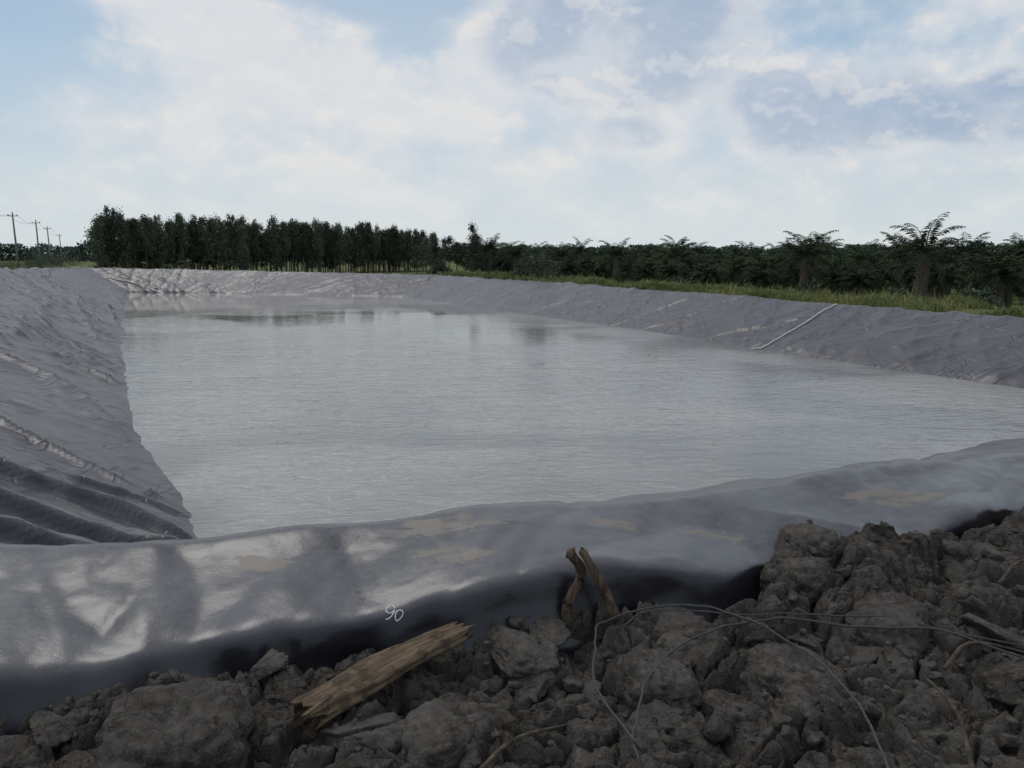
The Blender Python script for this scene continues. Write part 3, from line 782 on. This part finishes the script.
for s in (-.8, .8):
    parts = []
    for a, b in zip(allp[:-1], allp[1:]):
        A = Vector((a[0]+s, a[1], 10.8)); Bv = Vector((b[0]+s, b[1], 10.8)); pp = []
        for k in range(13):
            t = k/12; p = A.lerp(Bv, t); p.z -= 1.1*4*t*(1-t); pp.append(p)
        parts.append(tube(pp, .022, 4))
    V, F = join(parts); o = mk_obj('power_line', mk_mesh('power_line', V, F, True, WIRE)); tag(o, 'thin sagging overhead power line between poles', 'power line', None, 'overhead power lines')

# ------------------------------------------------------------ world
w = bpy.data.worlds.new("World"); scene.world = w; w.use_nodes = True
t = NT(w.node_tree)
SUN_EL = 58; SUN_AZ = -40
sky = t.n('ShaderNodeTexSky', sky_type='NISHITA', sun_disc=False, sun_elevation=math.radians(SUN_EL), sun_rotation=math.radians(SUN_AZ), dust_density=2.0)
d = t.vm('NORMALIZE', t.n('ShaderNodeTexCoord').outputs['Generated'])
dz = t.n('ShaderNodeSeparateXYZ', ins={0: d}).outputs[2]
ramp = t.n('ShaderNodeValToRGB'); t.set(ramp, 0, t.mr(dz, -.05, 1., 0, 1, False))
cr = ramp.color_ramp; cr.elements[0].position = 0; cr.elements[0].color = C(.56, .65, .67)
cr.elements[1].position = 1; cr.elements[1].color = C(.42, .50, .60)
for pz, c in ((.055, (.60, .69, .73)), (.14, (.52, .64, .73)), (.27, (.37, .52, .68)), (.36, (.38, .50, .64))):
    e = cr.elements.new(pz); e.color = C(*c)
nish = t.mix(1., sky.outputs[0], C(.10, .10, .10), 'MULTIPLY')
base = t.mix(.12, ramp.outputs[0], nish)
def blobs(lst):
    acc = None
    for (az, el, ra, re, pk) in lst:
        a = math.radians(az); e = math.radians(el)
        c = Vector((math.sin(a)*math.cos(e), math.cos(a)*math.cos(e), math.sin(e)))
        ex = Vector((math.cos(a), -math.sin(a), 0)); ez = ex.cross(c)
        if ez.z < 0: ez = -ez
        q = t.vm('SUBTRACT', d, tuple(c))
        aa = t.vm('DOT_PRODUCT', q, tuple(ex/math.radians(ra)), 1); bb = t.vm('DOT_PRODUCT', q, tuple(ez/math.radians(re)), 1)
        l2 = t.math('ADD', t.math('MULTIPLY', aa, aa), t.math('MULTIPLY', bb, bb))
        front = t.math('ADD', l2, t.math('MULTIPLY', t.vm('DOT_PRODUCT', q, tuple(c), 1), -1.5))
        m = t.mr(front, 0., 2.2, pk, 0., True)
        acc = m if acc is None else t.math('ADD', acc, m)
    return acc
blue = blobs([(-31, 12, 7.5, 2.6, 1), (-35, 18, 5, 2, .5), (-11, 18.2, 8, 1.6, .8), (2, 24, 9, 3, .5)])
cum = blobs([(8, 15.5, 8.5, 4.8, 1.3), (22, 9.8, 6.0, 3.0, 1.3), (34, 8.5, 5.0, 2.6, 1.3), (7.5, 8.5, 4.0, 1.1, .6)])
white = blobs([(-19, 12, 9, 5.5, 1.1), (-27, 16.6, 6, .8, .8), (-5, 11.5, 9, 2.6, .8), (20, 14.5, 4, 1.0, .5), (-10, 6, 14, 2, .4)])
bias = t.math('ADD', t.math('MULTIPLY', cum, .17), t.math('ADD', t.math('MULTIPLY', white, .15), t.math('MULTIPLY', blue, -.20)))
sc_ = (1, 1, 1.5)
n1 = t.noise(t.mapping(d, sc_), 7.0, 8, .57, .0)
up_ = t.vm('ADD', d, (0.003, 0, .015))
n2 = t.noise(t.mapping(up_, sc_), 7.0, 8, .57, .0)
dens = t.math('ADD', n1, bias)
lit = t.mr(t.math('SUBTRACT', n1, n2), .0, .08)
cov = t.mr(dens, .38, .66)
thick = t.math('MULTIPLY', t.mr(dens, .50, .78), t.mr(cum, .10, .75))
ccol = t.mix(t.math('MULTIPLY', thick, t.math('SUBTRACT', 1., t.math('MULTIPLY', lit, .40))), C(.72, .735, .755), C(.37, .46, .60))
edge = t.math('MULTIPLY', t.math('MULTIPLY', lit, t.mr(dens, .44, .56)), t.mr(dens, .86, .58))
ccol = t.mix(t.math('MULTIPLY', edge, .65), ccol, C(.85, .80, .75))
col = t.mix(t.math('MULTIPLY', cov, .88), base, ccol)
glow = blobs([(-6, 8, 26, 9, 1)])
col = t.mix(t.math('MULTIPLY', glow, .25), col, C(.77, .775, .775))
hzn = t.mr(dz, .15, .0, 0, .65)
col = t.mix(hzn, col, C(.65, .72, .74))
bg = t.n('ShaderNodeBackground'); t.set(bg, 0, t.mix(1., col, C(10, 10, 10), 'MULTIPLY')); bg.inputs[1].default_value = .1
wo = t.n('ShaderNodeOutputWorld'); t.t.links.new(bg.outputs[0], wo.inputs[0])

sun = bpy.data.lights.new('sun', 'SUN'); sun.energy = 1.15; sun.angle = math.radians(28); sun.color = (1, .95, .88)
so = bpy.data.objects.new('sun', sun); COL.objects.link(so)
e = math.radians(SUN_EL); a = math.radians(SUN_AZ)
so.rotation_euler = Vector((-math.sin(a)*math.cos(e), -math.cos(a)*math.cos(e), -math.sin(e))).to_track_quat('-Z', 'Y').to_euler()

cam = bpy.data.cameras.new('camera'); cam.lens = 26.0; cam.sensor_width = 36; cam.clip_end = 12000; cam.clip_start = .05
co = bpy.data.objects.new('camera', cam); COL.objects.link(co); co.location = (0, 0, 3.0); co.rotation_euler = (math.radians(80.1), 0, 0)
scene.camera = co
